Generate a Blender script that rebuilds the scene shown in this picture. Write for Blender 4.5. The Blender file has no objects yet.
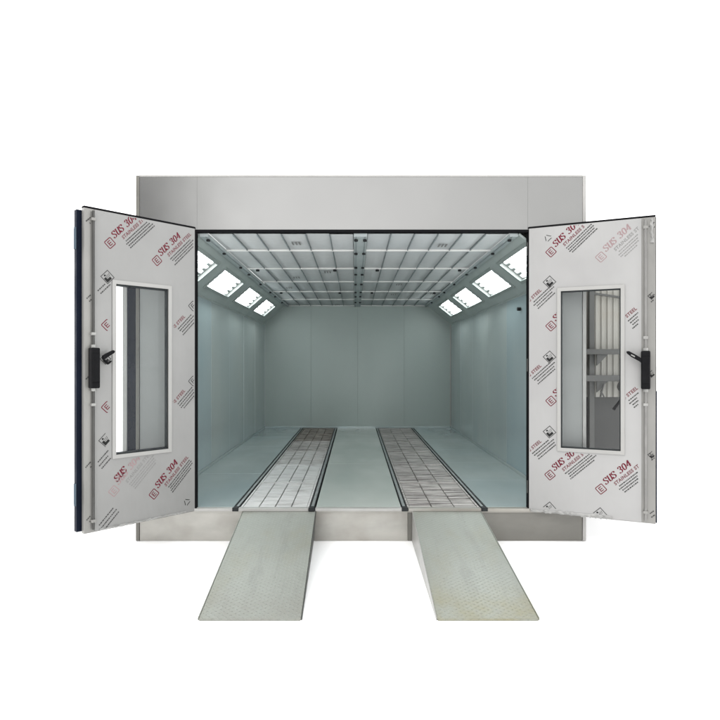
import bpy, bmesh, math, random
from mathutils import Vector
random.seed(7)
S = bpy.context.scene
COL = S.collection

# ------------------------------------------------------------------ camera numbers (720 px frame)
F, DIST, CH = 583.0, 5.5, 1.67          # focal length in px, distance to the booth front, eye height
VX, VY = 355.0, 364.0                   # principal point

# ------------------------------------------------------------------ materials
def new_mat(name):
    m = bpy.data.materials.new(name); m.use_nodes = True
    return m, m.node_tree.nodes, m.node_tree.links, m.node_tree.nodes['Principled BSDF']

def noise(N, L, scale, stretch=(1, 1, 1), detail=4, rough=.6, off=(0, 0, 0)):
    tc = N.new('ShaderNodeTexCoord'); mp = N.new('ShaderNodeMapping'); nz = N.new('ShaderNodeTexNoise')
    mp.inputs['Scale'].default_value = stretch; mp.inputs['Location'].default_value = off
    nz.inputs['Scale'].default_value = scale; nz.inputs['Detail'].default_value = detail
    nz.inputs['Roughness'].default_value = rough
    L.new(tc.outputs['Object'], mp.inputs['Vector']); L.new(mp.outputs['Vector'], nz.inputs['Vector'])
    return nz.outputs['Fac']

def ramp(N, L, src, a, b, ca=(0, 0, 0, 1), cb=(1, 1, 1, 1)):
    r = N.new('ShaderNodeValToRGB')
    r.color_ramp.elements[0].position = a; r.color_ramp.elements[1].position = b
    r.color_ramp.elements[0].color = ca; r.color_ramp.elements[1].color = cb
    L.new(src, r.inputs['Fac'])
    return r.outputs['Color']

def mixc(N, L, fac, a, b, mode='MIX'):
    m = N.new('ShaderNodeMix'); m.data_type = 'RGBA'; m.blend_type = mode
    if isinstance(fac, (int, float)): m.inputs[0].default_value = fac
    else: L.new(fac, m.inputs[0])
    for v, s in ((a, m.inputs[6]), (b, m.inputs[7])):
        if isinstance(v, tuple): s.default_value = v if len(v) == 4 else (*v, 1)
        else: L.new(v, s)
    return m.outputs[2]

def mat(name, col, rough=.5, metal=0.0, var=.10, scale=2.0, stretch=(1, 1, 1), stain=None, stain_lo=.55, stain_hi=.75,
        stain_scale=1.5, stain_stretch=(1, 1, 1), stain_detail=6, rvar=.12, bump=0.0, bscale=6.0, bstretch=(1, 1, 1), coat=0.0, spec=.5, off=(0, 0, 0)):
    m, N, L, B = new_mat(name)
    n1 = noise(N, L, scale, stretch, off=off)
    lo = tuple(max(0, c * (1 - var)) for c in col); hi = tuple(min(1, c * (1 + var)) for c in col)
    c = mixc(N, L, ramp(N, L, n1, .3, .7), lo, hi)
    if stain:
        n2 = noise(N, L, stain_scale, stain_stretch, stain_detail, .65 if stain_detail > 3 else .45, off=(3.1 + off[0], 1.7, .4))
        c = mixc(N, L, ramp(N, L, n2, stain_lo, stain_hi), c, stain)
    L.new(c, B.inputs['Base Color'])
    n3 = noise(N, L, scale * 1.7, stretch, 2, .5, off=(7, 2, 5))
    mr = N.new('ShaderNodeMapRange'); mr.inputs[1].default_value = .25; mr.inputs[2].default_value = .75
    lo_r, hi_r = max(.03, rough - rvar), min(1, rough + rvar)
    if rough >= .29: lo_r = max(.29, lo_r)      # stay on one side of the denoiser's gloss limit
    else: hi_r = min(.265, hi_r)
    mr.inputs[3].default_value, mr.inputs[4].default_value = lo_r, hi_r
    L.new(n3, mr.inputs[0]); L.new(mr.outputs[0], B.inputs['Roughness'])
    B.inputs['Metallic'].default_value = metal
    B.inputs['Specular IOR Level'].default_value = spec
    if coat: B.inputs['Coat Weight'].default_value = coat; B.inputs['Coat Roughness'].default_value = .12
    if bump:
        n4 = noise(N, L, bscale, bstretch, 3, .5, off=(1, 9, 4))
        b = N.new('ShaderNodeBump'); b.inputs['Strength'].default_value = bump; b.inputs['Distance'].default_value = .02
        L.new(n4, b.inputs['Height']); L.new(b.outputs[0], B.inputs['Normal'])
    return m

M = {}
M['header'] = mat('brushed_steel_sheet', (.284, .284, .278), .23, .88, .05, .9, (1, 1, 1), stain=(.258, .258, .253), stain_scale=.8, rvar=.05, bump=.3, bscale=.8, stain_detail=2, stain_lo=.35, stain_hi=.75)
M['plinth'] = mat('stained_plinth_steel', (.385, .376, .35), .36, .6, .12, 2.2, (1, 1, 2.2), stain=(.20, .18, .15), stain_lo=.45, stain_hi=.85, stain_scale=2.2, stain_detail=3, bump=.05, bscale=3)
M['plinthr'] = mat('shaded_plinth_steel', (.165, .161, .146), .42, .4, .10, 2.2, (1, 1, 2.2), stain=(.15, .142, .125), stain_scale=3)  # darker plinth copy: shade on the right side put into the colour
M['trim'] = mat('pale_trim_metal', (.37, .366, .354), .38, .3, .06, 6)
M['wall'] = mat('booth_wall_paint', (.42, .468, .460), .20, .15, .06, .8, (1, 1, .35), stain=(.37, .43, .438), stain_scale=.7, rvar=.05, stain_detail=2, stain_lo=.35, stain_hi=.75)
M['wallblue'] = mat('bluish_wall_boards', (.38, .445, .458), .20, .1, .07, .8, (1, 1, .35), stain=(.30, .39, .42), stain_scale=.6, rvar=.05, stain_detail=2, stain_lo=.35, stain_hi=.75)  # bluer tone for the boards nearest the front
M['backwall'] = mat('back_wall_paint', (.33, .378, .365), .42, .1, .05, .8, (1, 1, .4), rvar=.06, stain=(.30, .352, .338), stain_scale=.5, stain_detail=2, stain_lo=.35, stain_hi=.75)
M['joint'] = mat('dark_joint', (.19, .215, .215), .6)
M['ceil'] = mat('ceiling_filter_cloth', (.50, .512, .515), .95, 0, .04, 14, stain=(.45, .48, .495), stain_scale=.5, stain_detail=2, stain_lo=.35, stain_hi=.75)
M['ceilseam'] = mat('filter_seam_rail', (.22, .25, .26), .55, .2, .1)
M['bar'] = mat('white_ceiling_bar', (.70, .70, .685), .4, 0, .03)
M['rail'] = mat('ceiling_channel', (.40, .445, .45), .45, .1, .06)
M['knob'] = mat('black_knob', (.012, .013, .014), .5, spec=.2)
M['lightpanel'] = mat('light_panel_paint', (.38, .43, .42), .35, .15, .06, 2)
M['fixframe'] = mat('fixture_frame', (.30, .34, .33), .4, .2)
M['reflector'] = mat('lamp_reflector', (.30, .31, .305), .45, 0, .01)
M['socket_and_shade'] = mat('socket_and_shade_block', (.32, .345, .34), .6)
M['floor'] = mat('floor_plate_steel', (.41, .462, .458), .20, .25, .08, 1.3, (1, .5, 1), stain=(.325, .40, .415), stain_scale=1.1, stain_stretch=(1, .5, 1), rvar=.07, stain_detail=2, stain_lo=.35, stain_hi=.75)
M['floormid'] = mat('centre_plate_steel', (.475, .508, .48), .22, .28, .06, 1.4, (1, .6, 1), stain=(.40, .445, .42), stain_scale=1.2, stain_stretch=(1.6, .6, 1), rvar=.07, stain_detail=2, stain_lo=.35, stain_hi=.75)
M['track'] = mat('dark_track_rail', (.02, .022, .023), .55, .1, .2, 8, spec=.2)
M['trackedge'] = mat('track_rail_edge', (.30, .325, .325), .4, .4, .15, 8)
M['pit'] = mat('pit_dark', (.05, .052, .052), .9, 0, .2)
M['grate'] = mat('bright_grating_steel', (.66, .655, .65), .42, .35, .12, 3.5, (1, 5, 1), stain=(.40, .39, .385), stain_lo=.5, stain_hi=.7, stain_scale=2.6, stain_stretch=(1, 4, 1))
M['gratew'] = mat('worn_grating_steel', (.50, .475, .46), .48, .35, .4, 2.6, (1, 9, 1), stain=(.13, .115, .11), stain_lo=.45, stain_hi=.66, stain_scale=2.2, stain_stretch=(1, 6, 1))
M['gratem'] = mat('part_worn_grating_steel', (.56, .55, .54), .45, .35, .22, 3, (1, 7, 1), stain=(.26, .235, .22), stain_lo=.48, stain_hi=.7, stain_scale=2.4, stain_stretch=(1, 5, 1))
M['grated'] = mat('soiled_grating_steel', (.36, .325, .295), .5, .35, .45, 3, (1, 7, 1), stain=(.085, .062, .05), stain_lo=.42, stain_hi=.6, stain_scale=2.4, stain_stretch=(1, 5, 1))
M['gasket'] = mat('black_gasket', (.006, .006, .007), .7, spec=.05)
M['blue'] = mat('dark_blue_paint', (.004, .007, .016), .5, 0, .15, 3, spec=.1)
M['doorL'] = mat('shaded_film_sheet', (.24, .24, .235), .38, .1, .06, 1.1, stain=(.22, .22, .217), stain_scale=1.6, coat=.2, bump=.4, bscale=5, bstretch=(1, 1, .4), stain_detail=3)  # darker copy of the door film, shade of the left leaf in its colour
M['doorR'] = mat('lit_film_sheet', (.325, .323, .32), .38, .1, .04, 1.1, stain=(.305, .302, .30), stain_scale=1.6, coat=.2, bump=.4, bscale=5, bstretch=(1, 1, .4), stain_detail=3)  # lighter copy of the door film, coloured as lit by the key
M['edge'] = mat('door_edge_profile', (.23, .227, .216), .36, .3, .12, 4, (1, 1, .4))
M['wframe'] = mat('window_frame_pale', (.325, .322, .312), .4, 0, .04)
M['seal'] = mat('dark_window_seal', (.03, .034, .036), .6, spec=.2)
M['rod'] = mat('lock_rod_steel', (.22, .217, .21), .38, .4, .15, 6)
M['roddark'] = mat('lock_rod_dark', (.07, .07, .067), .4, .6, .15, 6)
M['black'] = mat('black_lock_plastic', (.008, .008, .009), .5, 0, .2, 12, spec=.06)
M['chrome'] = mat('small_bright_fitting', (.30, .30, .29), .3, .4)
M['hinge'] = mat('hinge_plate', (.06, .085, .11), .45, .3)
M['red'] = mat('red_print', (.11, .008, .02), .55, 0, .15, 30, spec=.2)
M['redf'] = mat('faded_red_print', (.135, .055, .062), .55, 0, .1, 30, spec=.2)
M['grey'] = mat('grey_print', (.05, .048, .048), .55, 0, .2, 30, spec=.2)
M['greyf'] = mat('faded_grey_print', (.185, .182, .18), .55, 0, .1, 30)
M['ink'] = mat('black_print', (.012, .012, .012), .55, 0, .2, 30, spec=.2)
M['redff'] = mat('pale_red_print', (.245, .17, .175), .55, 0, .1, 30)
M['corr'] = mat('white_corrugated_sheet', (.36, .352, .325), .5, .1, .06, 2, (1, 1, .3), stain=(.33, .31, .27), stain_scale=2)
M['rackgrey'] = mat('rack_grey_paint', (.085, .086, .083), .45, .1, .08)
M['rackpanel'] = mat('rack_grey_panel', (.05, .05, .049), .45, .1, .07)
M['front'] = mat('front_sheet_grey', (.27, .277, .273), .5, .1, .06, 1.2)
M['ground'] = None
M['roof'] = mat('roof_sheet', (.4, .4, .4), .5, .3)
M['redpaint'] = mat('dull_red_paint', (.16, .03, .03), .5)
M['rampside'] = mat('shaded_ramp_side_steel', (.045, .048, .044), .55, .1, .2, 5, spec=.25)  # shade of the face turned from the sun, painted as dark steel
M['film'] = mat('loose_clear_film', (.27, .27, .262), .3, 0, .2, 20, coat=.2)

# treadplate for the ramps: fine raised diamonds, worn and slightly stained
def tread_mat(name, toe):
    m, N, L, B = new_mat(name)
    c = mixc(N, L, ramp(N, L, noise(N, L, 1.6, (1, .6, 1), 4), .3, .7), (.232, .246, .222), (.272, .286, .262))
    c = mixc(N, L, ramp(N, L, noise(N, L, 2.4, (1, .5, 1), 5, .6, (4, 8, 1)), .5, .85), c, (.235, .228, .168))
    c = mixc(N, L, ramp(N, L, noise(N, L, 7, (1.6, .16, 1), 5, .7, (2, 1, 1)), .52, .9), c, (.195, .205, .19))      # long scuffs of wheels
    c = mixc(N, L, ramp(N, L, noise(N, L, 26, (1, 1, 1), 3, .6, (5, 1, 1)), .66, .8), c, (.15, .15, .135))           # specks of dirt
    tc = N.new('ShaderNodeTexCoord')
    sx = N.new('ShaderNodeSeparateXYZ'); L.new(tc.outputs['Object'], sx.inputs[0])
    y = N.new('ShaderNodeMapRange'); y.inputs[1].default_value = -.35; y.inputs[2].default_value = -.86
    L.new(sx.outputs[1], y.inputs[0])
    k = N.new('ShaderNodeMath'); k.operation = 'MULTIPLY'
    L.new(y.outputs[0], k.inputs[0]); L.new(ramp(N, L, noise(N, L, 5, (1, 1, 1), 6, .65, (8, 3, 1)), .3, .75), k.inputs[1])
    c = mixc(N, L, k.outputs[0], c, toe)                                                                              # dirt trodden into the toe
    L.new(c, B.inputs['Base Color'])
    B.inputs['Metallic'].default_value = .25
    h = []
    for ang in (math.radians(52), math.radians(-52)):
        mp = N.new('ShaderNodeMapping'); mp.inputs['Rotation'].default_value = (0, 0, ang)
        w = N.new('ShaderNodeTexWave'); w.inputs['Scale'].default_value = 9.5; w.inputs['Distortion'].default_value = 0
        L.new(tc.outputs['Object'], mp.inputs['Vector']); L.new(mp.outputs['Vector'], w.inputs['Vector'])
        h.append(ramp(N, L, w.outputs['Fac'], .6, .95))
    mx = mixc(N, L, 1.0, h[0], h[1], 'MULTIPLY')
    b = N.new('ShaderNodeBump'); b.inputs['Strength'].default_value = .7; b.inputs['Distance'].default_value = .005
    L.new(mx, b.inputs['Height'])
    L.new(b.outputs[0], B.inputs['Normal'])
    mr = N.new('ShaderNodeMapRange'); mr.inputs[3].default_value = .30; mr.inputs[4].default_value = .55
    L.new(noise(N, L, 5, (1, .5, 1), 4), mr.inputs[0]); L.new(mr.outputs[0], B.inputs['Roughness'])
    return m
M['tread'] = tread_mat('galvanised_tread_plate', (.215, .212, .19)); M['treadworn'] = tread_mat('yellowed_tread_plate', (.235, .215, .125))
def emit_mat(name, col, s):
    m = bpy.data.materials.new(name); m.use_nodes = True
    N, L = m.node_tree.nodes, m.node_tree.links
    N.clear(); e = N.new('ShaderNodeEmission'); o = N.new('ShaderNodeOutputMaterial')
    e.inputs[0].default_value = (*col, 1); e.inputs[1].default_value = s
    L.new(e.outputs[0], o.inputs[0]); return m
M['tube'] = emit_mat('lit_fluorescent_tube', (.93, 1.0, .985), 18.0)

def glass_mat():
    m = bpy.data.materials.new('window_glass'); m.use_nodes = True
    N, L = m.node_tree.nodes, m.node_tree.links
    N.clear(); o = N.new('ShaderNodeOutputMaterial'); mix = N.new('ShaderNodeMixShader')
    t = N.new('ShaderNodeBsdfTransparent'); g = N.new('ShaderNodeBsdfGlossy'); fr = N.new('ShaderNodeFresnel')
    t.inputs[0].default_value = (.95, .96, .96, 1); g.inputs['Roughness'].default_value = .04; fr.inputs[0].default_value = 1.2
    L.new(fr.outputs[0], mix.inputs[0]); L.new(t.outputs[0], mix.inputs[1]); L.new(g.outputs[0], mix.inputs[2])
    L.new(mix.outputs[0], o.inputs[0]); return m
M['glass'] = glass_mat()

m, N_, L_, B_ = new_mat('white_studio_floor')
L_.new(mixc(N_, L_, ramp(N_, L_, noise(N_, L_, .5), .3, .7), (.93, .93, .93), (.95, .95, .95)), B_.inputs['Base Color'])
B_.inputs['Roughness'].default_value = .9; B_.inputs['Specular IOR Level'].default_value = .1
M['ground'] = m

# ------------------------------------------------------------------ mesh builder
class MB:
    def __init__(self): self.v, self.f, self.mi, self.ms = [], [], [], []
    def m(self, key):
        if key not in self.ms: self.ms.append(key)
        return self.ms.index(key)
    def add(self, verts, faces, key):
        b = len(self.v); i = self.m(key)
        self.v += [tuple(p) for p in verts]
        for f in faces: self.f.append(tuple(b + k for k in f)); self.mi.append(i)
    def hexa(self, p, key):      # p: 8 points, bottom ring 0-3 then top ring 4-7
        self.add(p, [(0, 3, 2, 1), (4, 5, 6, 7), (0, 1, 5, 4), (1, 2, 6, 5), (2, 3, 7, 6), (3, 0, 4, 7)], key)
    def box(self, x0, x1, y0, y1, z0, z1, key, fr=None):
        p = [(x0, y0, z0), (x1, y0, z0), (x1, y1, z0), (x0, y1, z0), (x0, y0, z1), (x1, y0, z1), (x1, y1, z1), (x0, y1, z1)]
        if fr: p = [fr(*q) for q in p]
        self.hexa(p, key)
    def tube(self, a, b, r, key, n=12, r2=None, fr=None):
        if fr: a, b = fr(*a), fr(*b)
        a, b = Vector(a), Vector(b); d = (b - a).normalized()
        u = d.orthogonal().normalized(); w = d.cross(u); r2 = r if r2 is None else r2
        vs = []
        for c, rr in ((a, r), (b, r2)):
            for k in range(n):
                t = 2 * math.pi * k / n
                vs.append(c + u * rr * math.cos(t) + w * rr * math.sin(t))
        fs = [(k, (k + 1) % n, n + (k + 1) % n, n + k) for k in range(n)] + [tuple(range(n))[::-1], tuple(range(n, 2 * n))]
        self.add(vs, fs, key)
    def prism(self, pts, h0, h1, key, fr):   # polygon pts (u,z) extruded along the third axis of frame fr(u,h,z)
        n = len(pts)
        vs = [fr(u, h0, z) for u, z in pts] + [fr(u, h1, z) for u, z in pts]
        self.add(vs, [tuple(range(n)), tuple(range(2 * n - 1, n - 1, -1))] + [(k, n + k, n + (k + 1) % n, (k + 1) % n) for k in range(n)], key)
    def ring(self, u0, u1, z0, z1, a0, a1, c0, c1, h0, h1, key, fr):  # rectangular plate with a rectangular hole
        o = [(u0, z0), (u1, z0), (u1, z1), (u0, z1)]; i = [(a0, c0), (a1, c0), (a1, c1), (a0, c1)]
        vs = [fr(u, h1, z) for u, z in o + i] + [fr(u, h0, z) for u, z in o + i]
        fs = []
        for k in range(4):
            j = (k + 1) % 4
            fs += [(k, j, 4 + j, 4 + k), (8 + k, 12 + k, 12 + j, 8 + j), (k, 8 + k, 8 + j, j), (4 + k, 4 + j, 12 + j, 12 + k)]
        self.add(vs, fs, key)
    def build(self, name, parent=None, origin=None, bevel=0.0, smooth=False):
        po = Vector(world_loc(parent)) if parent else Vector((0, 0, 0))
        origin = Vector(origin) if origin is not None else (po if parent else Vector((0, 0, 0)))
        me = bpy.data.meshes.new(name)
        me.from_pydata([tuple(Vector(p) - origin) for p in self.v], [], self.f)
        for k in self.ms: me.materials.append(M[k])
        for p, i in zip(me.polygons, self.mi): p.material_index = i
        bm = bmesh.new(); bm.from_mesh(me); bmesh.ops.recalc_face_normals(bm, faces=bm.faces); bm.to_mesh(me); bm.free()
        if smooth:
            for p in me.polygons: p.use_smooth = True
        o = bpy.data.objects.new(name, me); COL.objects.link(o)
        if parent: o.parent = parent
        o.location = origin - po
        if bevel:
            bv = o.modifiers.new('bevel', 'BEVEL'); bv.width = bevel; bv.segments = 2; bv.limit_method = 'ANGLE'
        return o

def world_loc(o):
    v = Vector((0, 0, 0))
    while o: v += Vector(o.location); o = o.parent
    return v

def empty(name, loc):
    o = bpy.data.objects.new(name, None); COL.objects.link(o); o.location = loc; o.empty_display_size = .3
    return o
def tag(o, label=None, cat=None, group=None, kind=None):
    for k, v in (('label', label), ('category', cat), ('group', group), ('kind', kind)):
        if v: o[k] = v
    return o
def one_box(name, parent, x0, x1, y0, y1, z0, z1, key, bevel=0.003):
    b = MB(); b.box(x0, x1, y0, y1, z0, z1, key)
    return b.build(name, parent, bevel=bevel)

# ------------------------------------------------------------------ setting
g = MB(); g.add([(-400, -400, 0), (400, -400, 0), (400, 400, 0), (-400, 400, 0)], [(0, 1, 2, 3)], 'ground')
tag(g.build('ground'), kind='structure')

# ------------------------------------------------------------------ booth dimensions
XL, XR = -2.066, 2.179          # outer front edges
OL, OR = -1.495, 1.630          # opening
ZT, ZO, ZS = 3.453, 2.935, .300 # top, opening top, sill
WL, WR = -1.93, 2.04            # inner wall faces
YB = 6.90                       # back wall
CL, CR, ZC, ZW = -1.485, 1.555, 2.903, 2.52   # ceiling edges, ceiling height, wall height

booth = empty('spray_booth', (.055, 3.4, 0))
tag(booth, 'large grey steel spray booth with lit interior and its folding doors swung open', 'spray booth')

# header of three sheets with a thin cap
for x0, x1 in ((XL + .0335, OL + .004), (OL + .0046, OR - .0005), (OR + .0002, XR - .0335)):
    one_box('header_panel', booth, x0, x1, 0, .05, ZO + .003, ZT - .018, 'header', .0006)
one_box('header_cap', booth, XL + .03, XR - .03, -.004, .30, ZT - .017, ZT, 'trim', .002)
for x0, x1 in ((XL, XL + .033), (XR - .033, XR)):
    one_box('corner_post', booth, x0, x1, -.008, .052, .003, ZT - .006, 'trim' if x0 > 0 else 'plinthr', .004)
for x0, x1 in ((XL + .035, OL - .03), (OR + .03, XR - .035)):
    one_box('front_panel', booth, x0, x1, 0, .05, ZS + .002, ZO, 'front', .002)

# black gasket round the opening
b = MB()
b.box(OL, OR, -.012, .05, ZO - .022, ZO, 'gasket')
b.box(OL - .028, OL, -.012, .05, ZS + .002, ZO, 'gasket'); b.box(OR, OR + .028, -.012, .05, ZS + .002, ZO, 'gasket')
b.build('door_gasket', booth)

# plinth sheets and the bright sill
for x0, x1 in ((XL + .035, -1.06), (-1.058, .497), (.499, XR - .035)):
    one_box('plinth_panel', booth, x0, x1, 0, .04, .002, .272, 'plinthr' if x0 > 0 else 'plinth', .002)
one_box('plinth_flange', booth, XL + .02, XR - .02, -.014, .04, .2725, .284, 'plinth', .002)
for x0, x1 in ((OL - .02, -1.152), (-1.10, -.438), (-.374, .441), (.503, 1.188), (1.247, OR + .02)):
    one_box('sill_strip', booth, x0, x1, -.02, .045, .2845, .311, 'trim' if x1 < .45 else 'plinth', .003)

# outer shell
one_box('side_panel', booth, XL, WL - .036, .054, YB + .1, .003, ZT - .02, 'header')
one_box('side_panel', booth, WR + .036, XR, .054, YB + .1, .003, ZT - .02, 'header')
one_box('rear_panel', booth, WL, WR, YB + .03, YB + .1, .003, ZT - .02, 'header')
one_box('roof', booth, WL, WR, .054, YB + .028, ZT - .06, ZT - .02, 'roof')

# interior walls: boards with narrow dark joints
def wall_boards(name, along_y, pos, thick, a0, a1, n, z0, z1, key):
    w = (a1 - a0) / n; b = MB()
    for k in range(n):
        s0, s1 = a0 + k * w + .0012, a0 + (k + 1) * w - .0012
        off = random.uniform(-.0008, .0008)
        if along_y:
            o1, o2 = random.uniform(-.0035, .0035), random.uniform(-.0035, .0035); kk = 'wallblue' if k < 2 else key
            b.hexa([(pos + o1, s0, z0), (pos + thick, s0, z0), (pos + thick, s1, z0), (pos + o2, s1, z0), (pos + o1, s0, z1), (pos + thick, s0, z1), (pos + thick, s1, z1), (pos + o2, s1, z1)], kk)
        else: b.box(s0, s1, pos + off, pos + thick, z0, z1, key)
    if along_y: b.box(min(pos + thick * .5, pos + thick * .9), max(pos + thick * .5, pos + thick * .9), a0, a1, z0 + .001, z1 - .001, 'joint')
    else: b.box(a0, a1, pos + thick * .5, pos + thick * .9, z0 + .001, z1 - .001, 'joint')
    return b.build(name, booth, bevel=.0012)
wall_boards('side_wall', True, WL, -.03, .056, YB, 6, ZS - .02, ZC + .2, 'wall')
wall_boards('side_wall', True, WR, .03, .056, YB, 6, ZS - .02, ZC + .2, 'wall')
wall_boards('back_wall', False, YB, .028, WL + .002, WR - .002, 4, ZS - .02, ZC + .2, 'backwall')
# skirting angle along the walls
for x0, x1 in ((WL + .004, WL + .018), (WR - .018, WR - .004)):
    one_box('skirting', booth, x0, x1, .06, YB - .002, .3105, .345, 'floor', .003)
one_box('skirting', booth, WL + .018, WR - .018, YB - .016, YB - .002, .3105, .345, 'floor', .003)
one_box('corner_trim', booth, WL + .004, WL + .02, YB - .022, YB - .003, .346, ZW, 'wall', .004)
one_box('corner_trim', booth, WR - .02, WR - .004, YB - .022, YB - .003, .346, ZW, 'trim', .004)

# ceiling: filter pads between narrow seam rails, white cross bars, bolted middle and edge rails
bays = [(.056, .85), (.85, 2.05), (2.05, 3.25), (3.25, 4.45), (4.45, 5.65), (5.65, 6.85)]
halves = [(-1.40, -.012, 6), (.118, 1.475, 6)]
for (y0, y1) in bays:
    for (x0, x1, n) in halves:
        b = MB(); w = (x1 - x0) / n
        for k in range(n):
            dz = random.uniform(-.004, .004); sag = random.uniform(.004, .012)
            xa, xb = x0 + k * w + .006, x0 + (k + 1) * w - .006
            ya, yb = y0 + .021, y1 - .021
            # each pad a shallow sagging cushion
            vs, fs = [], []
            nx, ny = 4, 5
            for j in range(ny + 1):
                for i in range(nx + 1):
                    s, t = i / nx, j / ny
                    vs.append((xa + (xb - xa) * s, ya + (yb - ya) * t, ZC + .012 + dz - sag * math.sin(math.pi * s) * math.sin(math.pi * t)))
            for j in range(ny):
                for i in range(nx):
                    q = j * (nx + 1) + i
                    fs.append((q, q + 1, q + nx + 2, q + nx + 1))
            b.add(vs, fs, 'ceil')
            if random.random() < .14:      # faint printed stamp on a pad
                cx, cy = (xa + xb) / 2, random.uniform(ya + .2, yb - .2)
                for r in range(3):
                    b.box(cx - .05 + r * .035, cx - .032 + r * .035, cy - .07, cy + .07, ZC - .0115, ZC - .010, 'greyf')
        for k in range(1, n):
            xx = x0 + k * w
            b.box(xx - .004, xx + .004, y0 + .021, y1 - .021, ZC - .004, ZC + .01, 'ceilseam')
        b.build('ceiling_filter', booth, smooth=False)
for y in [q[1] for q in bays]:
    for (x0, x1, n) in halves:
        one_box('ceiling_bar', booth, x0 + .001, x1 - .001, y - .014, y + .014, ZC - .006, ZC + .014, 'bar', .002)
        if y in (2.05, 4.45):
            for xx in ((x0 + .14, x1 - .25) if x0 < 0 else (x0 + .17, x1 - .12)):
                b = MB(); b.tube((xx, y, ZC - .035), (xx, y, ZC - .0095), .023, 'knob', 14)
                b.build('bar_knob', booth, origin=(xx, y, ZC - .03), bevel=.004)
def rail(x0, x1, key, xs, name):
    bb = MB(); w = .005
    bb.box(x0, x1, .058, YB - .01, ZC - .018, ZC + .012, key)
    for xx in xs: bb.box(xx - w, xx + w, .060, YB - .014, ZC - .024, ZC - .0185, 'ceilseam')
    r = bb.build(name, booth, bevel=.002)
    for y in (.16, .85, 1.77, 2.33, 3.3, 4.3, 4.9, 5.9):
        for xx in xs:
            k = MB(); k.tube((xx, y, ZC - .045), (xx, y, ZC - .0245), .019, 'knob', 14)
            k.build('knob', r, origin=(xx, y, ZC - .03), bevel=.004)
rail(-.0115, .1175, 'rail', (.010, .096), 'ceiling_rail')
rail(CL, -1.4005, 'rail', (-1.425,), 'ceiling_rail')
rail(1.4755, CR, 'rail', (1.50,), 'ceiling_rail')

b = MB(); b.tube((WR - .006, 1.66, 2.345), (WR - .05, 1.66, 2.345), .022, 'knob', 14); b.build('wall_knob', booth, bevel=.004)
# sloping light panels and their recessed fixtures
LAMPS = [(-.02 + .10, 1.20), (1.57, 2.77), (3.22, 4.42), (4.85, 6.05)]
S0, S1 = .26, .79
for wx, cx in ((WL, CL), (WR, CR)):
    d = Vector((cx - wx, 0, ZC - ZW)); ln = d.length
    n = Vector((d.z, 0, -d.x)) if wx < 0 else Vector((-d.z, 0, d.x))
    n.normalize()
    if n.z > 0: n = -n
    base = Vector((wx, 0, ZW))
    fr = (lambda base, d, n: (lambda s, y, h: base + d * s + Vector((0, y, 0)) + n * h))(base, d, n)
    b = MB(); T = -.02
    b.box(.002, S0, .058, YB - .002, T, 0, 'lightpanel', fr); b.box(S1, .998, .058, YB - .002, T, 0, 'lightpanel', fr)
    ys = [.058] + [v for p in LAMPS for v in p] + [YB - .002]
    for k in range(0, len(ys), 2):
        if ys[k + 1] - ys[k] > .005: b.box(S0, S1, ys[k], ys[k + 1], T, 0, 'lightpanel', fr)
    b.build('light_panel', booth)
    b = MB(); b.box(-.02, .022, .06, YB - .004, 0.0005, .012, 'trim' if False else 'lightpanel', fr); b.build('cornice_strip', booth)
    for (y0, y1) in LAMPS:
        o = fr((S0 + S1) / 2, (y0 + y1) / 2, 0)
        fx = MB()
        fx.ring(S0 - .05, S1 + .05, y0 - .035, y1 + .035, S0 + .02, S1 - .02, y0 + .014, y1 - .014, .0005, .014, 'fixframe', lambda u, h, z: fr(u, z, h))
        lf = fx.build('light_fixture', booth, origin=o, bevel=.002)
        r = MB()
        sa, sb = S0 + .004, S1 - .004; ya, yb = y0 + .003, y1 - .003; H = -.095
        r.add([fr(sa, ya, H), fr(sb, ya, H), fr(sb, yb, H), fr(sa, yb, H), fr(sa, ya, 0), fr(sb, ya, 0), fr(sb, yb, 0), fr(sa, yb, 0)],
              [(0, 1, 2, 3), (0, 1, 5, 4), (1, 2, 6, 5), (2, 3, 7, 6), (3, 0, 4, 7)], 'reflector')
        r.build('reflector', lf, origin=o)
        sk = MB(); sk.box(sa + .004, sb - .004, ya + .004, ya + .040, H + .002, H + .03, 'socket_and_shade', fr); sk.build('socket_and_shade_block', lf, origin=o)
        sk = MB(); sk.box(sa + .004, sb - .004, yb - .030, yb - .004, H + .002, -.030, 'socket_and_shade', fr)
        for k in range(5):      # added dark blocks standing in for shade between the tube ends
            s = S0 + (S1 - S0) * k / 4; w = .028
            sk.box(max(sa + .005, s - w), min(sb - .005, s + w), yb - .13 - .03 * (k % 2), yb - .031, H + .002, -.03, 'socket_and_shade', fr)
        sk.build('socket_and_shade_block', lf, origin=o)
        for k in range(4):
            s = S0 + (S1 - S0) * (k + .5) / 4
            t = MB(); t.tube(fr(s, ya + .045, -.045), fr(s, yb - .045, -.045), .016, 'tube', 10)
            t.build('fluorescent_tube', lf, origin=fr(s, (ya + yb) / 2, -.045), smooth=False)

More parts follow.
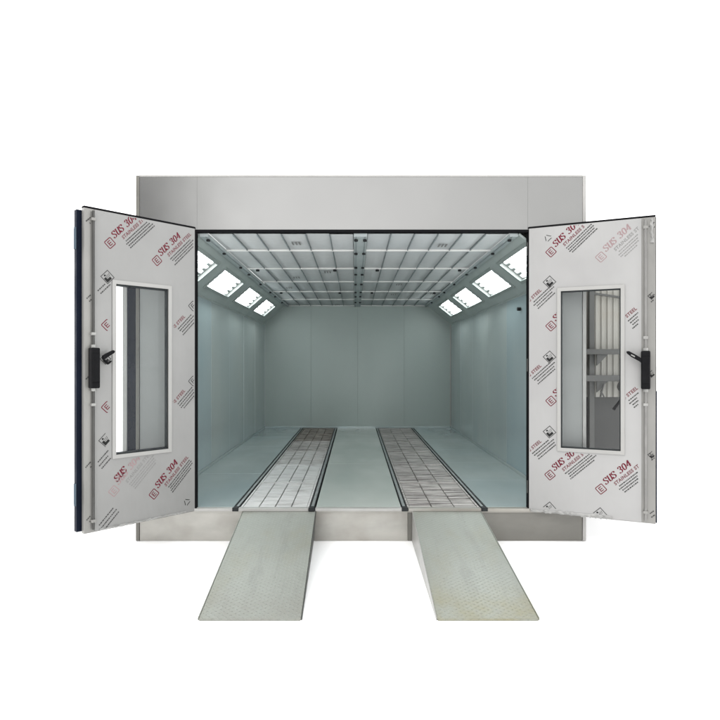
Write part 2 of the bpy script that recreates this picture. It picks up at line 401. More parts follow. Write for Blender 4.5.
# floor plates and track rails
def plates(x0, x1, key, seams):
    b = MB(); ys = [.047] + seams + [YB - .002]
    for k in range(len(ys) - 1):
        b.box(x0, x1, ys[k] + .0015, ys[k + 1] - .0015, .285, .310 + random.uniform(-.0012, .0012), key)
    b.build('floor_plate', booth, bevel=.0015)
plates(WL + .002, -1.156, 'floor', [.55, 1.75, 2.95, 4.15, 5.35])
plates(-.370, .437, 'floormid', [2.45, 4.85])
plates(1.251, WR - .002, 'floor', [.42, 1.33, 2.55, 3.75, 4.95])
b = MB(); b.box(WL, WR, .046, YB - .001, .10, .12, 'pit'); b.build('pit_floor', booth)
for x0 in (-1.153, -.436, .439, 1.189):
    b = MB(); w = .058
    b.box(x0 + .006, x0 + .014, .0465, YB - .004, .122, .314, 'track'); b.box(x0 + w - .014, x0 + w - .006, .0465, YB - .004, .122, .314, 'track')
    b.box(x0 + .0145, x0 + w - .0145, .0465, YB - .006, .15, .307, 'trackedge')
    b.box(x0 + .004, x0 + w - .004, -.0162, .046, .2855, .318, 'track')
    b.box(x0 + .0005, x0 + w - .0005, -.030, -.0165, .286, .3225, 'track')
    b.build('track_rail', booth, bevel=.002)

# ------------------------------------------------------------------ loose gratings lying in the two wheel tracks
def grating(x0, x1, y0, y1, key, label, ncol=4):
    if x0 > 0: ncol = 3
    cx, cy = (x0 + x1) / 2, (y0 + y1) / 2
    b = MB(); z1 = .306
    b.box(x0, x0 + .018, y0, y1, .272, z1, key); b.box(x1 - .018, x1, y0, y1, .272, z1, key)
    b.box(x0 + .0185, x1 - .0185, y0, y0 + .016, .272, z1, key); b.box(x0 + .0185, x1 - .0185, y1 - .016, y1, .272, z1, key)
    w = (x1 - x0 - .036) / ncol
    p = .05 if key != 'grate' else .06
    n = int((y1 - y0 - .032) / p); pp = (y1 - y0 - .036) / n
    for c in range(ncol):
        xa, xb = x0 + .018 + c * w + .006, x0 + .018 + (c + 1) * w - .006
        for k in range(n):
            ya = y0 + .018 + k * pp; dz = random.uniform(-.003, .0005)
            gap = .005 if key == 'grate' else random.choice((.010, .014, .020))
            b.box(xa, xb, ya + .0005, ya + pp - gap, .280, z1 - .004 + dz, key)
        for xx in (xa + .04, xb - .04):
            b.box(xx - .006, xx + .006, y0 + .0165, y1 - .0165, .258, .2795, key)
    o = b.build('floor_grating', None, origin=(cx, cy, .272))
    tag(o, label, 'grating', 'steel gratings lying in the wheel tracks')
    return o
ends = [.0, 1.22, 2.43, 3.63, 4.83, 5.86, 6.88]
order = ['nearest the sill', 'second in from the sill', 'third in from the sill', 'fourth in from the sill', 'last but one', 'farthest in']
for k in range(6):
    y0, y1 = ends[k] + (.05 if k == 0 else .004), ends[k + 1] - .004
    kl = 'grate' if k < 2 else ('gratem' if k < 3 else 'gratew' if k < 4 else 'grated')
    kr = 'gratew'
    grating(-1.092, -.439, y0, y1, kl, ('bright silver' if k < 2 else 'part worn grey' if k == 2 else 'streaky worn' if k == 3 else 'brown stained') + ' steel grating in the left wheel track, ' + order[k])
    grating(.500, 1.186, y0, y1, kr, 'streaky worn steel grating in the right wheel track, ' + order[k])

# ------------------------------------------------------------------ loading ramps
def wedge_ramp(xa0, xa1, xb0, xb1, label, sx_l, sx_r, key, side_key):
    yt, yb, zt, zb = -.016, -1.70, .2835, .012
    r = empty('loading_ramp', ((xa0 + xa1) / 2, -.85, 0)); tag(r, label, 'ramp', 'steel loading ramps leaning on the booth sill')
    d = MB(); t = .012
    n = 6
    def zz(s): return zt + (zb - zt) * s
    d.hexa([(xb0, yb, zb - .010), (xb1, yb, zb - .010), (xa1, yt, zt - t), (xa0, yt, zt - t), (xb0, yb, zb), (xb1, yb, zb), (xa1, yt, zt), (xa0, yt, zt)], key)
    d.build('deck', r, origin=(world_loc(r).x, -.85, .15), bevel=.002)
    for (xt, xo, s) in ((xa0, xb0, -1), (xa1, xb1, 1)):
        o = .006 * s; e = sx_l if s < 0 else sx_r
        p = MB()
        pts = [(xt + s * .0015, yt, zt + .004), (xo + s * .0015, yb, zb + .004), (xo + s * .0015, yb, .001), (xt + s * e, yt, .001)]
        q = [(x + s * .006, y, z) for x, y, z in pts]
        p.add(pts + q, [(0, 1, 2, 3), (7, 6, 5, 4), (0, 4, 5, 1), (1, 5, 6, 2), (2, 6, 7, 3), (3, 7, 4, 0)], side_key if (s > 0) == (side_key == 'rampside') else key)
        sp_ = p.build('side_plate', r, bevel=.0015)
        if side_key == 'rampside' and s > 0: sp_['label'] = 'side plate with shade in its colour'
    lip = MB(); lip.box(xb0 + .004, xb1 - .004, yb - .012, yb - .0005, .001, zb - .001, key); lip.build('toe_bar', r, bevel=.002)
    for (xx) in ((xa0 * .7 + xa1 * .3), (xa0 * .3 + xa1 * .7)):
        lg = MB(); lg.box(xx - .02, xx + .02, -.35, -.31, .001, .215, 'rackgrey'); lg.build('leg', r)
wedge_ramp(-1.052, -.372, -1.018, -.352, 'plain pale ramp with shade painted on its inner side, below the bright silver grating', .0, -.022, 'tread', 'rampside')
wedge_ramp(.545, 1.180, .536, 1.196, 'ramp with a yellowish worn toe and pale side plate, below the streaky grating', .004, .0, 'treadworn', 'trim')

# ------------------------------------------------------------------ printed marks of the protective film
def catmull(pts, n=6):
    out = []
    P = [pts[0]] + pts + [pts[-1]]
    for i in range(1, len(P) - 2):
        for k in range(n):
            t = k / n; p0, p1, p2, p3 = P[i - 1], P[i], P[i + 1], P[i + 2]
            out.append(tuple(.5 * (2 * p1[j] + (p2[j] - p0[j]) * t + (2 * p0[j] - 5 * p1[j] + 4 * p2[j] - p3[j]) * t * t + (3 * p1[j] - p0[j] - 3 * p2[j] + p3[j]) * t ** 3) for j in (0, 1)))
    out.append(pts[-1]); return out
GLYPH = {
 'S': [(1, [(.64, .78), (.55, .95), (.36, 1.0), (.15, .92), (.12, .74), (.28, .58), (.50, .45), (.64, .27), (.56, .07), (.36, 0), (.16, .05), (.07, .24)]), (0, [(.65, .98), (.65, .72)]), (0, [(.06, .02), (.06, .30)])],
 'U': [(1, [(.16, 1.), (.16, .6), (.17, .25), (.26, .05), (.42, 0), (.58, .06), (.66, .26), (.67, .6), (.67, 1.)]), (0, [(.0, 1), (.32, 1)]), (0, [(.54, 1), (.80, 1)])],
 '3': [(1, [(.10, .80), (.20, .97), (.38, 1.), (.56, .90), (.55, .70), (.40, .56), (.26, .53)]), (1, [(.28, .53), (.50, .46), (.62, .27), (.52, .06), (.32, 0), (.13, .06), (.06, .2)])],
 '0': [(1, [(.36, 1.), (.16, .85), (.09, .5), (.16, .15), (.36, 0), (.56, .15), (.63, .5), (.56, .85), (.36, 1.)])],
 '4': [(0, [(.50, 0), (.50, 1.)]), (0, [(.50, 1.), (.04, .30)]), (0, [(.02, .28), (.72, .28)]), (0, [(.32, 0), (.68, 0)])],
}
def strokes(txt, h, adv=.82):
    """quads (list of 4 points in text space), calligraphic: upright strokes thick, level ones thin"""
    quads = []; x = 0
    for ch in txt:
        if ch == ' ': x += .55 * h; continue
        for curved, pts in GLYPH[ch]:
            p = catmull(pts) if curved else [tuple(pts[0][j] + (pts[1][j] - pts[0][j]) * k / 4 for j in (0, 1)) for k in range(5)]
            p = [((a + .22 * b) * h + x, b * h) for a, b in p]
            L, R = [], []
            for k in range(len(p)):
                a, c = p[max(0, k - 1)], p[min(len(p) - 1, k + 1)]
                dx, dy = c[0] - a[0], c[1] - a[1]; l = math.hypot(dx, dy) or 1
                w = h * (.035 + .085 * abs(dy) / l)
                L.append((p[k][0] - dy / l * w, p[k][1] + dx / l * w)); R.append((p[k][0] + dy / l * w, p[k][1] - dx / l * w))
            quads.append([(L[k], L[k + 1], R[k + 1], R[k]) for k in range(len(p) - 1)])
        x += adv * h
    return quads, x
def font_polys(txt, size):
    cu = bpy.data.curves.new('t', 'FONT'); cu.body = txt; cu.size = size; cu.space_character = 1.1; cu.offset = .0016
    o = bpy.data.objects.new('t', cu); COL.objects.link(o)
    dg = bpy.context.evaluated_depsgraph_get(); me = bpy.data.meshes.new_from_object(o.evaluated_get(dg))
    vs = [tuple(v.co)[:2] for v in me.vertices]; ps = [[(vs[i][0] + .15 * vs[i][1], vs[i][1]) for i in p.vertices] for p in me.polygons]
    bpy.data.objects.remove(o); bpy.data.curves.remove(cu); bpy.data.meshes.remove(me)
    return ps
SMALL = font_polys('STAINLESS STEEL', .040)

class Film:
    """printed sheet on one door leaf; fr(u,h,z) maps leaf coordinates to the world"""
    def __init__(self, fr, u0, u1, z0, z1, hole, base):
        self.fr, self.r, self.hole, self.mb, self.h = fr, (u0, u1, z0, z1), hole, MB(), base
        self.layer = 0
    def inside(self, u, z):
        u0, u1, z0, z1 = self.r; a0, a1, c0, c1 = self.hole
        return u0 < u < u1 and z0 < z < z1 and not (a0 < u < a1 and c0 < z < c1)
    def place(self, polys, at, ang, key, bump=0):
        ca, sa = math.cos(ang), math.sin(ang)
        for p in polys:
            q = [(at[0] + x * ca - y * sa, at[1] + x * sa + y * ca) for x, y in p]
            if all(self.inside(*w) for w in q):
                self.mb.add([self.fr(u, self.h + .00025 * (1 + bump), z) for u, z in q], [tuple(range(len(q)))], key)
    def frame_square(self, s, w):
        c = .28 * s; o = []
        for i in range(4):
            cx, cy = ((s - c), (s - c)) if i == 0 else ((-(s - c)), (s - c)) if i == 1 else ((-(s - c)), -(s - c)) if i == 2 else ((s - c), -(s - c))
            for k in range(4):
                t = math.pi / 2 * (i + k / 3); o.append((cx, cy, math.cos(t), math.sin(t)))
        qs = []
        for k in range(len(o)):
            a, b = o[k], o[(k + 1) % len(o)]
            f = lambda e, r: (e[0] + e[2] * r, e[1] + e[3] * r)
            qs.append([f(a, c), f(b, c), f(b, c - w), f(a, c - w)])
        return qs
    def logo(self, at, ang, key):
        s = .038
        self.place(self.frame_square(s, .0075), at, ang, key)
        bars = [[(-.016, -.021), (-.009, -.021), (-.009, .021), (-.016, .021)]] + [[(-.009, y - .0035), (.016, y - .0035), (.016, y + .0035), (-.009, y + .0035)] for y in (-.0175, 0, .0175)]
        self.place(bars, at, ang, key)
    def big(self, at, ang, key, a=0, b=99):
        qs, _ = strokes('SUS 304', .053)
        for i, q in enumerate(qs):
            self.place([p for p in q if a <= p[0][0] <= b], at, ang, key, i % 5)
    def small(self, at, ang, key, a=0, b=99):
        self.place([p for p in SMALL if a <= p[0][0] <= b], at, ang, key)
    def lines(self, at, ang, key, n=4, length=.34, pitch=.031, a=0):
        rnd = random.Random(int(at[0] * 991 + at[1] * 37))
        for k in range(n):
            x = a + rnd.uniform(0, .03); end = a + length - rnd.uniform(0, .05); ps = []
            while x < end:
                w = rnd.uniform(.008, .02)
                ps.append([(x, -k * pitch - .0052), (x + w, -k * pitch - .0052), (x + w, -k * pitch + .0052), (x, -k * pitch + .0052)])
                x += w + rnd.uniform(.0015, .005)
            self.place(ps, at, ang, key)
    def block(self, at, ang, red='red', gr='grey', a=0, b=99, logo=True):
        """whole trade mark: logo, SUS 304, STAINLESS STEEL and the small print"""
        def off(x, y): return (at[0] + x * math.cos(ang) - y * math.sin(ang), at[1] + x * math.sin(ang) + y * math.cos(ang))
        if logo: self.logo(at, ang, red)
        self.big(off(.056, .002), ang, red, a, b)
        self.small(off(.115, -.050), ang, gr if gr == 'greyf' else 'redf', a, b)
        self.lines(off(.105, -.074), ang, gr, 4, .33, .0215)
    def lines_head(self, at, ang, red='redf', gr='grey'):
        """the tail of a trade mark: end of STAINLESS STEEL over small print"""
        def off(x, y): return (at[0] + x * math.cos(ang) - y * math.sin(ang), at[1] + x * math.sin(ang) + y * math.cos(ang))
        self.small(off(-.18, .012), ang, red, .17, 99)
        self.lines(off(0, -.015), ang, gr, 4, .25, .024)
    def icon(self, at, ang, k=1.0):
        """square care mark set on its corner, hatch and one dark corner inside"""
        s = .043 * k; w = .0065
        self.place([[(-s, -s), (s, -s), (s - w, -s + w), (-s + w, -s + w)], [(s, -s), (s, s), (s - w, s - w), (s - w, -s + w)],
                    [(s, s), (-s, s), (-s + w, s - w), (s - w, s - w)], [(-s, s), (-s, -s), (-s + w, -s + w), (-s + w, s - w)]], at, ang, 'grey')
        self.place([[(-s * .78, -s * .78), (s * .45, -s * .78), (s * .45, -s * .28), (-s * .28, -s * .28)], [(-s * .78, -s * .78), (-s * .28, -s * .28), (-s * .28, s * .22), (-s * .78, s * .22)]], at, ang, 'ink', 1)
        self.place([[(-s * .2 + s * .2 * math.cos(t * math.pi / 4), s * .55 + s * .2 * math.sin(t * math.pi / 4)) for t in range(8)]], at, ang, 'ink', 1)
        self.place([[(-s * .2 + j * s * .3, -s * .2), (-s * .1 + j * s * .3, -s * .2), (s * .1 + j * s * .3, s * .4), (s * .0 + j * s * .3, s * .4)] for j in range(3)], at, ang, 'grey', 1)
    def triangle(self, at, ang, key='grey'):
        for k in range(3):
            t0, t1 = math.radians(90 + 120 * k + 14), math.radians(90 + 120 * (k + 1) - 14)
            r, q = .036, .026
            self.place([[(r * math.cos(t0), r * math.sin(t0)), (r * math.cos(t1), r * math.sin(t1)), (q * math.cos(t1), q * math.sin(t1)), (q * math.cos(t0), q * math.sin(t0))]], at, ang, key)

# ------------------------------------------------------------------ folding doors
ZD0, ZD1 = .285, 2.945
class Leaf:
    def __init__(self, hinge, free):
        self.h = Vector(hinge); f = Vector(free); self.L = (f - self.h).length
        self.u = (f - self.h) / self.L
        n = Vector((self.u.y, -self.u.x, 0))
        if n.y > 0: n = -n
        self.n = n
    def fr(self, u, h, z): return self.h + self.u * u + self.n * h + Vector((0, 0, z))
    def px(self, x, y):
        """leaf coordinates of a point read off the photograph"""
        k = (x - VX) / F
        # h.x + u.x t = k (h.y + u.y t + DIST)
        t = (k * (self.h.y + DIST) - self.h.x) / (self.u.x - k * self.u.y)
        d = self.h.y + self.u.y * t + DIST
        return (t, CH - (y - VY) * d / F)

def door(leaf, sheet, win, lever_dir, rod_u, label, facing=True):
    fr, L = leaf.fr, leaf.L
    a0, a1, c0, c1 = win
    T = .05
    b = MB(); b.ring(.004, L, ZD0, ZD1, a0, a1, c0, c1, -T + .003, -.003, 'edge', fr)
    dr = b.build('door', booth, origin=fr(0, 0, ZD0), bevel=.003)
    dr['label'] = label
    b = MB(); b.ring(.006, L - .002, ZD0 + .002, ZD1 - .002, a0, a1, c0, c1, -T, -T + .0028, 'blue', fr); b.build('outer_skin', dr, bevel=.001)
    b = MB(); b.box(.0, L, -T, -.001, ZD1 + .0005, ZD1 + .016, 'gasket', fr); b.build('top_seal', dr, bevel=.002)
    # reveal seal, glass and the pale frame round the window
    b = MB(); b.ring(a0 + .0005, a1 - .0005, c0 + .0005, c1 - .0005, a0 + .012, a1 - .012, c0 + .012, c1 - .012, -T + .004, -.012, 'seal', fr); b.build('window_seal', dr)
    b = MB(); b.box(a0 + .008, a1 - .008, -.030, -.026, c0 + .008, c1 - .008, 'glass', fr); b.build('glass', dr)
    b = MB(); b.ring(a0 - .030, a1 + .030, c0 - .030, c1 + .030, a0 + .003, a1 - .003, c0 + .003, c1 - .003, .0015, .011, 'wframe', fr); b.build('window_frame', dr, bevel=.003)
    return dr

def lock(dr, leaf, ru, zc, lev, bright):
    fr = leaf.fr
    key = 'rod' if bright else 'roddark'
    hb = .165
    for z0, z1 in ((ZD0 + .03, zc - hb), (zc + hb, ZD1 - .02)):
        b = MB(); b.tube((ru, .022, z0), (ru, .022, z1), .010, key, 12, fr=fr); b.build('lock_rod', dr, smooth=False)
    for z in (zc - .30, zc + .28, ZD0 + .10, ZD1 - .09):
        b = MB(); b.box(ru - .019, ru + .019, .002, .036, z - .012, z + .012, 'chrome' if abs(z - zc) < .4 else 'edge', fr); b.build('rod_guide', dr, bevel=.004)
    for z in (zc + hb + .014, zc - hb - .012):
        b = MB(); b.tube((ru, .030, z - .012), (ru, .030, z + .012), .021, 'chrome', 12, fr=fr); b.build('rod_collar', dr)
    b = MB(); b.box(ru - .036, ru + .036, .002, .072, zc - hb, zc + hb, 'black', fr); b.build('lock_box', dr, bevel=.010)
    b = MB(); b.box(ru - .030, ru + .030, .0725, .080, zc - hb + .05, zc + hb - .05, 'black', fr); b.build('lock_cover', dr, bevel=.003)
    pts, hole = lev
    b = MB(); b.prism(pts, .050, .078, 'black', fr); b.build('lever', dr, bevel=.004)
    if hole:
        b = MB(); b.prism(hole, .0785, .081, 'chrome', fr); b.build('lever_badge', dr)

# right leaf
R = Leaf((1.632, -.012, 0), (2.600, -.46, 0))
rp = R.px
a0 = rp(560.5, 300)[0]; a1 = rp(621, 300)[0]
winR = (a0, a1, rp(561, 448)[1], rp(561, 291)[1])
dR = door(R, 'doorR', winR, 1, 0, 'right door leaf with film coloured as lit and clean red print')
rod_u = rp(645.5, 370)[0]
film = Film(R.fr, .010, rod_u - .05, ZD0 + .008, ZD1 - .006, (winR[0] - .031, winR[1] + .031, winR[2] - .032, winR[3] + .032), .0)
mb = film.mb
mb.ring(.006, rod_u - .032, ZD0 + .006, ZD1 - .003, *winR, -.0025, 0, 'doorR', R.fr)
A = math.radians(43)
film.triangle(rp(548, 238), A)
film.block(rp(551, 252), A)
film.block(rp(601, 257), A, 'redff', 'greyf')
for y in (282, 357, 432, 508): film.icon(rp(549.5, y), A)
for y in (305, 380, 455): film.lines_head(rp(530.5, y - 2), A, 'redf', 'grey')
film.block(rp(551, 326), A); film.block(rp(551, 401), A)
film.lines_head(rp(624.5, 322), A); film.lines_head(rp(625.5, 401), A)
film.block(rp(550, 475), A); film.block(rp(601, 489), A)
film.icon(rp(600, 514), A)
fo = mb.build('protective_film', dR, origin=R.fr(0, 0, ZD0))
# narrow outer strip beyond the lock rod with the tail of the print
st = Film(R.fr, rod_u + .004, R.L - .004, ZD0 + .01, ZD1 - .01, (9, 9, 9, 9), .004)
st.mb.box(rod_u - .012, R.L - .001, -.0025, .004, ZD0 + .006, ZD1 - .003, 'edge', R.fr)
for y in (296, 374, 455): st.icon(rp(652, y), A, .6)
for y in (228, 300, 458, 515): st.lines(rp(648, y), A, 'grey', 3, .1, .03)
st.mb.build('edge_strip', dR, origin=R.fr(0, 0, ZD0), bevel=.001)
zc = rp(645.5, 370)[1]
def P(pl, lf): return [lf.px(*q) for q in pl]
lock(dR, R, rod_u, zc, (P([(626.3, 351.5), (629, 351.2), (636, 355), (641.8, 358.6), (641.2, 363), (638.5, 361), (631, 357), (626.6, 353.3)], R), P([(631, 354.3), (635, 356.2), (634.6, 357.4), (630.8, 355.4)], R)), True)
b = MB(); b.box(R.L + .0005, R.L + .010, -.05, -.004, ZD0 + .01, ZD0 + 1.15, 'blue', R.fr); b.build('edge_seal', dR, bevel=.002)
b = MB(); b.box(R.L + .0005, R.L + .006, -.05, -.008, ZD0 + 1.151, ZD1, 'roddark', R.fr); b.build('edge_seal', dR, bevel=.002)
for z in (.45, 1.6, 2.7):
    b = MB(); b.tube((-.004, -.028, z), (-.004, -.028, z + .12), .012, 'edge', 12, fr=R.fr); b.build('hinge', dR)

def fringe(leaf, dr, along, a, b_, at, w):
    rnd = random.Random(int(a * 100) + int(at * 10)); m_ = MB(); n = int((b_ - a) / .022); row = []
    for k in range(n + 1):
        t = a + (b_ - a) * k / n
        p, q = rnd.uniform(.2, 1) * w, rnd.uniform(.2, .9) * w
        if along == 'u': row += [leaf.fr(t, .003, at + q), leaf.fr(t + rnd.uniform(-.006, .006), .003 + rnd.uniform(.004, .016), at + q * .2), leaf.fr(t, .004 + rnd.uniform(0, .006), at - p)]
        else: row += [leaf.fr(at + q, .007, t), leaf.fr(at + q * .2, .008 + rnd.uniform(.004, .014), t), leaf.fr(at - p, .006 + rnd.uniform(0, .004), t)]
    m_.add(row, [(3 * k + j, 3 * k + 3 + j, 3 * k + 4 + j, 3 * k + 1 + j) for k in range(n) for j in (0, 1)], 'film')
    m_.build('loose_film', dr, origin=leaf.fr(0, 0, ZD0))
fringe(R, dR, 'u', .02, .72, ZD0 + .018, .022); fringe(R, dR, 'z', 2.72, 2.93, rod_u + .05, .02)
# left leaf, and the second leaf folded behind it
Lf = Leaf((-1.503, -.012, 0), (-2.203, -.76, 0))
lp = Lf.px
b0 = lp(168.5, 300)[0]; b1 = lp(115.5, 300)[0]
winL = (b0, b1, lp(168, 449)[1], lp(168.5, 289)[1])
dL = door(Lf, 'doorL', winL, -1, 0, 'left door leaf with film coloured as in shade and dark lock rod')
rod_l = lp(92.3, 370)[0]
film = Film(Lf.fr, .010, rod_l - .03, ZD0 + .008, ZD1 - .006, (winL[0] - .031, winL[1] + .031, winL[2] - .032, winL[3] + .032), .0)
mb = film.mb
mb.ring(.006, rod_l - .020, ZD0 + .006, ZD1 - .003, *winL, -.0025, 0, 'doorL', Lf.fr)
# on this leaf u runs to the left as seen, so print is laid with mirrored u
class MirrorFilm(Film):
    def place(self, polys, at, ang, key, bump=0):
        ca, sa = math.cos(ang), math.sin(ang)
        for p in polys:
            q = [(at[0] - (x * ca - y * sa), at[1] + x * sa + y * ca) for x, y in p]
            if all(self.inside(*w) for w in q):
                self.mb.add([self.fr(u, self.h + .00025 * (1 + bump), z) for u, z in q], [tuple(range(len(q)))], key)
def mirror(f):
    f.__class__ = MirrorFilm
    def block(at, ang, red='red', gr='grey', a=0, b=99, logo=True):
        def off(x, y): return (at[0] - (x * math.cos(ang) - y * math.sin(ang)), at[1] + x * math.sin(ang) + y * math.cos(ang))
        if logo: f.logo(at, ang, red)
        f.big(off(.056, .002), ang, red, a, b); f.small(off(.115, -.050), ang, gr if gr == 'greyf' else 'redf', a, b)
        f.lines(off(.105, -.074), ang, gr, 4, .33, .0215)
    def lines_head(at, ang, red='redf', gr='grey'):
        def off(x, y): return (at[0] - (x * math.cos(ang) - y * math.sin(ang)), at[1] + x * math.sin(ang) + y * math.cos(ang))
        f.small(off(-.18, .012), ang, red, .17, 99); f.lines(off(0, -.015), ang, gr, 4, .25, .024)
    f.block, f.lines_head = block, lines_head
mirror(film)
fringe(Lf, dL, 'u', .1, .9, ZD0 + .014, .014)
A = math.radians(46)
film.block(lp(110, 243), A); film.block(lp(157, 260.5), A)
film.icon(lp(107.5, 277), A)
film.icon(lp(105.5, 440), A)
film.logo(lp(107, 325), A, 'red'); film.logo(lp(107, 407), A, 'red')
film.icon(lp(105.5, 359), A, .8)
film.lines_head(lp(176, 329), A); film.lines_head(lp(176, 404), A)
film.logo(lp(193, 306), A, 'grey'); film.logo(lp(193, 381), A, 'grey')
film.block(lp(114, 491), A, 'redff', 'greyf'); film.big(lp(117, 482.5), A, 'red', 0, .14)
film.block(lp(154, 494), A)
film.triangle(lp(187, 502), A, 'ink')
film.lines(lp(97, 528), A, 'grey', 3, .2); film.lines(lp(95.5, 293), A, 'grey', 2, .15)
film.lines(lp(95.5, 465), A, 'grey', 3, .15)
mb.build('protective_film', dL, origin=Lf.fr(0, 0, ZD0))
st = Film(Lf.fr, rod_l + .004, Lf.L - .004, ZD0 + .01, ZD1 - .01, (9, 9, 9, 9), .004); mirror(st)
st.mb.box(rod_l - .006, Lf.L - .001, -.0025, .004, ZD0 + .006, ZD1 - .003, 'edge', Lf.fr)
for y in (222, 300, 380, 468, 522): st.lines(lp(85, y), A, 'grey', 4, .12, .03)
st.mb.build('edge_strip', dL, origin=Lf.fr(0, 0, ZD0), bevel=.001)
zc = lp(92.5, 368)[1]
lock(dL, Lf, rod_l, zc, (P([(99, 355.8), (103, 353.4), (109.5, 350.2), (111.3, 351.2), (110.6, 353), (105, 356.5), (101.5, 359), (99.2, 360)], Lf), None), False)
b = MB(); b.prism(P([(101, 360), (105.5, 364.6), (107.6, 363.4), (109.6, 361.0), (108.2, 360.6), (106.2, 362.6), (102.4, 359.4)], Lf), .03, .05, 'black', Lf.fr); b.build('lever_guard', dL, bevel=.002)

# folded leaf: parallel behind the first one, its dark blue edge standing out at the free side
G = Leaf(tuple(Lf.fr(.10, -.056, 0)), tuple(Lf.fr(1.062, -.056, 0)))
g0, g1 = b0 - .12, b1 - .07
b = MB(); b.ring(0, G.L, ZD0 + .012, ZD1 - .012, g0, g1, winL[2] + .01, winL[3] - .01, -.05, 0, 'blue', G.fr)
dG = b.build('door', booth, origin=G.fr(0, 0, ZD0), bevel=.004); dG['label'] = 'dark blue door leaf folded behind the left leaf'
b = MB(); b.box(g0 + .002, g1 - .002, -.030, -.026, winL[2] + .012, winL[3] - .012, 'glass', G.fr); b.build('glass', dG)
for y in (238, 495):
    zz = lp(84, y)[1]
    b = MB(); b.box(G.L + .0005, G.L + .006, -.046, -.006, zz - .085, zz + .085, 'hinge', G.fr); b.tube((G.L + .012, .004, zz - .09), (G.L + .012, .004, zz + .09), .010, 'hinge', 12, fr=G.fr)
    b.build('hinge', dG)
for z in (.45, 1.6, 2.7):
    b = MB(); b.tube((-.004, -.028, z), (-.004, -.028, z + .12), .012, 'edge', 12, fr=Lf.fr); b.build('hinge', dL)

# dark blue post and a pale strip standing at the left front corner, seen through the left window
def xat(px_, d): return (px_ - VX) / F * d
b = MB(); b.box(xat(127.5, 5.53), XL - .002, .02, .09, .42, 2.62, 'blue'); b.build('blue_post', booth, bevel=.004)
b = MB(); b.box(xat(122.2, 5.53), xat(127.3, 5.53), .03, .08, .42, 2.60, 'trim'); b.build('pale_strip', booth, bevel=.008)

# ------------------------------------------------------------------ rack with corrugated cladding, seen through the right window
YR = 1.5; dR_ = YR + DIST
def rx(p): return xat(p, dR_)
def rz(p): return CH - (p - VY) * dR_ / F
rack = empty('storage_rack', ((rx(560) + rx(648)) / 2, YR, 0))
tag(rack, 'grey steel rack clad in white corrugated sheet, standing behind the right door window', 'rack')
X0, X1 = 2.34, rx(645)
b = MB(); n = 200; vs = []; fs = []
for k in range(n + 1):
    x = X0 + (X1 - X0) * k / n
    y = YR + .009 * max(-1, min(1, 1.7 * math.sin(2 * math.pi * (x - X0) / .072)))
    for zz in (rz(397), 3.02): vs += [(x, y, zz), (x, y + .003, zz)]
for k in range(n):
    q = 4 * k
    fs += [(q, q + 4, q + 6, q + 2), (q + 1, q + 3, q + 7, q + 5), (q, q + 1, q + 5, q + 4), (q + 2, q + 6, q + 7, q + 3)]
b.add(vs, fs, 'corr'); b.build('corrugated_sheet', rack)
b = MB(); b.box(X0, X1, YR + .016, YR + .03, .06, rz(397) + .06, 'rackpanel'); b.build('lower_panel', rack, bevel=.003)
for xx in (X0 + .02, rx(589.5), X1 - .03):
    b = MB(); b.box(xx - .03, xx + .03, YR - .075, YR - .018, 0.001, 3.02, 'rackgrey'); b.build('post', rack, bevel=.004)
for y_, h in ((352, 5.2), (378, 6)):
    zt, zb = rz(y_ - h / 2), rz(y_ + h / 2)
    b = MB(); b.box(X0 - .02, X1, YR - .16, YR - .0765, zb, zt, 'rackgrey'); b.build('beam', rack, bevel=.004)
    b = MB(); fr_ = lambda u, h, z: Vector((u, h, z))
    xa = rx(592.5)
    b.prism([(xa, zb - .001), (xa + .13, zb - .001), (xa + .10, zb - .03), (xa + .035, zb - .10), (xa, zb - .13)], YR - .13, YR - .11, 'rackgrey', fr_); b.build('gusset', rack)
b = MB(); fr_ = lambda u, h, z: Vector((u, h, z))
b.prism([(rx(592), rz(293)), (rx(640), rz(300)), (rx(640), rz(302)), (rx(592), rz(295))], YR - .06, YR - .03, 'rackgrey', fr_); b.build('sloping_rail', rack)
cx, cz = rx(616), rz(386)
b = MB(); b.tube((cx, YR - .23, cz), (cx, YR - .165, cz), .065, 'rackgrey', 24); b.tube((cx, YR - .26, cz), (cx, YR - .231, cz), .025, 'black', 16); b.build('winch_drum', rack, bevel=.004)
b = MB(); b.tube((rx(604.5), YR - .245, rz(408)), (rx(614), YR - .245, rz(395)), .017, 'black', 12, .013); b.build('crank_handle', rack)
b = MB(); b.box(rx(619) - .01, rx(619) + .014, YR - .25, YR - .22, rz(412), rz(400), 'redpaint'); b.build('handle_grip', rack, bevel=.004)
b = MB(); b.tube((rx(598), YR - .17, rz(383)), (rx(594.5), YR - .17, rz(396)), .010, 'rackgrey', 10); b.tube((rx(594.8), YR - .171, rz(390)), (rx(598), YR - .171, rz(396)), .008, 'rackgrey', 10); b.build('hanging_hook', rack)

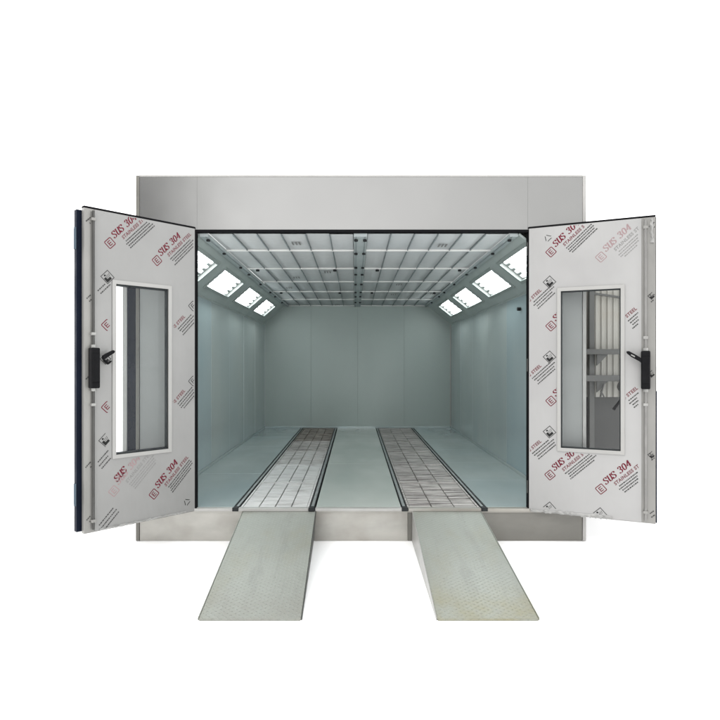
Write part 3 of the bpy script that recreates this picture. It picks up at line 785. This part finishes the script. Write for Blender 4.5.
# ------------------------------------------------------------------ light: added white surround, uneven behind the camera, and one soft key from the front left
w = bpy.data.worlds.new('World'); S.world = w; w.use_nodes = True
bg = w.node_tree.nodes['Background']; bg.inputs[0].default_value = (1, 1, 1, 1); bg.inputs[1].default_value = 2.6
N, L = w.node_tree.nodes, w.node_tree.links     # surround dimmed behind the camera, darkest at left, to shape header reflections
tc = N.new('ShaderNodeTexCoord'); sp = N.new('ShaderNodeSeparateXYZ'); L.new(tc.outputs['Generated'], sp.inputs[0])
def step(sock, a, b):
    q = N.new('ShaderNodeMapRange'); q.interpolation_type = 'SMOOTHSTEP'
    q.inputs[1].default_value, q.inputs[2].default_value = a, b; L.new(sock, q.inputs[0]); return q.outputs[0]
mr_ = N.new('ShaderNodeMapRange'); mr_.inputs[1].default_value, mr_.inputs[2].default_value = -.5, .5; L.new(sp.outputs[0], mr_.inputs[0])
cr = N.new('ShaderNodeValToRGB'); cr.color_ramp.interpolation = 'EASE'; L.new(mr_.outputs[0], cr.inputs['Fac'])
for i, (x, v) in enumerate(((-.36, .0), (-.28, .42), (-.19, 1.08), (.06, .78), (.40, .58))):
    el = cr.color_ramp.elements[i] if i < 2 else cr.color_ramp.elements.new(x + .5)
    el.position = x + .5; el.color = (v, v, v, 1)
L.new(mixc(N, L, step(sp.outputs[1], -.1, -.5), (1, 1, 1), cr.outputs['Color']), bg.inputs[0])
sun = bpy.data.lights.new('key_light', 'SUN'); sun.energy = 1.4; sun.angle = math.radians(35); sun.color = (1, .98, .95)
so = bpy.data.objects.new('key_light', sun); COL.objects.link(so)
so.rotation_euler = Vector((.62, .62, -.75)).to_track_quat('-Z', 'Y').to_euler()

cam = bpy.data.cameras.new('camera'); co = bpy.data.objects.new('camera', cam); COL.objects.link(co)
co.location = (0, -DIST, CH); co.rotation_euler = (math.radians(90), 0, 0)
cam.sensor_width = 36; cam.lens = F / 720 * 36; cam.shift_x = (360 - VX) / 720; cam.shift_y = (VY - 360) / 720
cam.clip_end = 2000
S.camera = co
S.view_settings.view_transform = 'Standard'; S.view_settings.look = 'None'
S.view_settings.exposure = 0; S.view_settings.gamma = 1
S.cycles.max_bounces = 8; S.cycles.diffuse_bounces = 5; S.cycles.transparent_max_bounces = 12
S.cycles.use_denoising = True
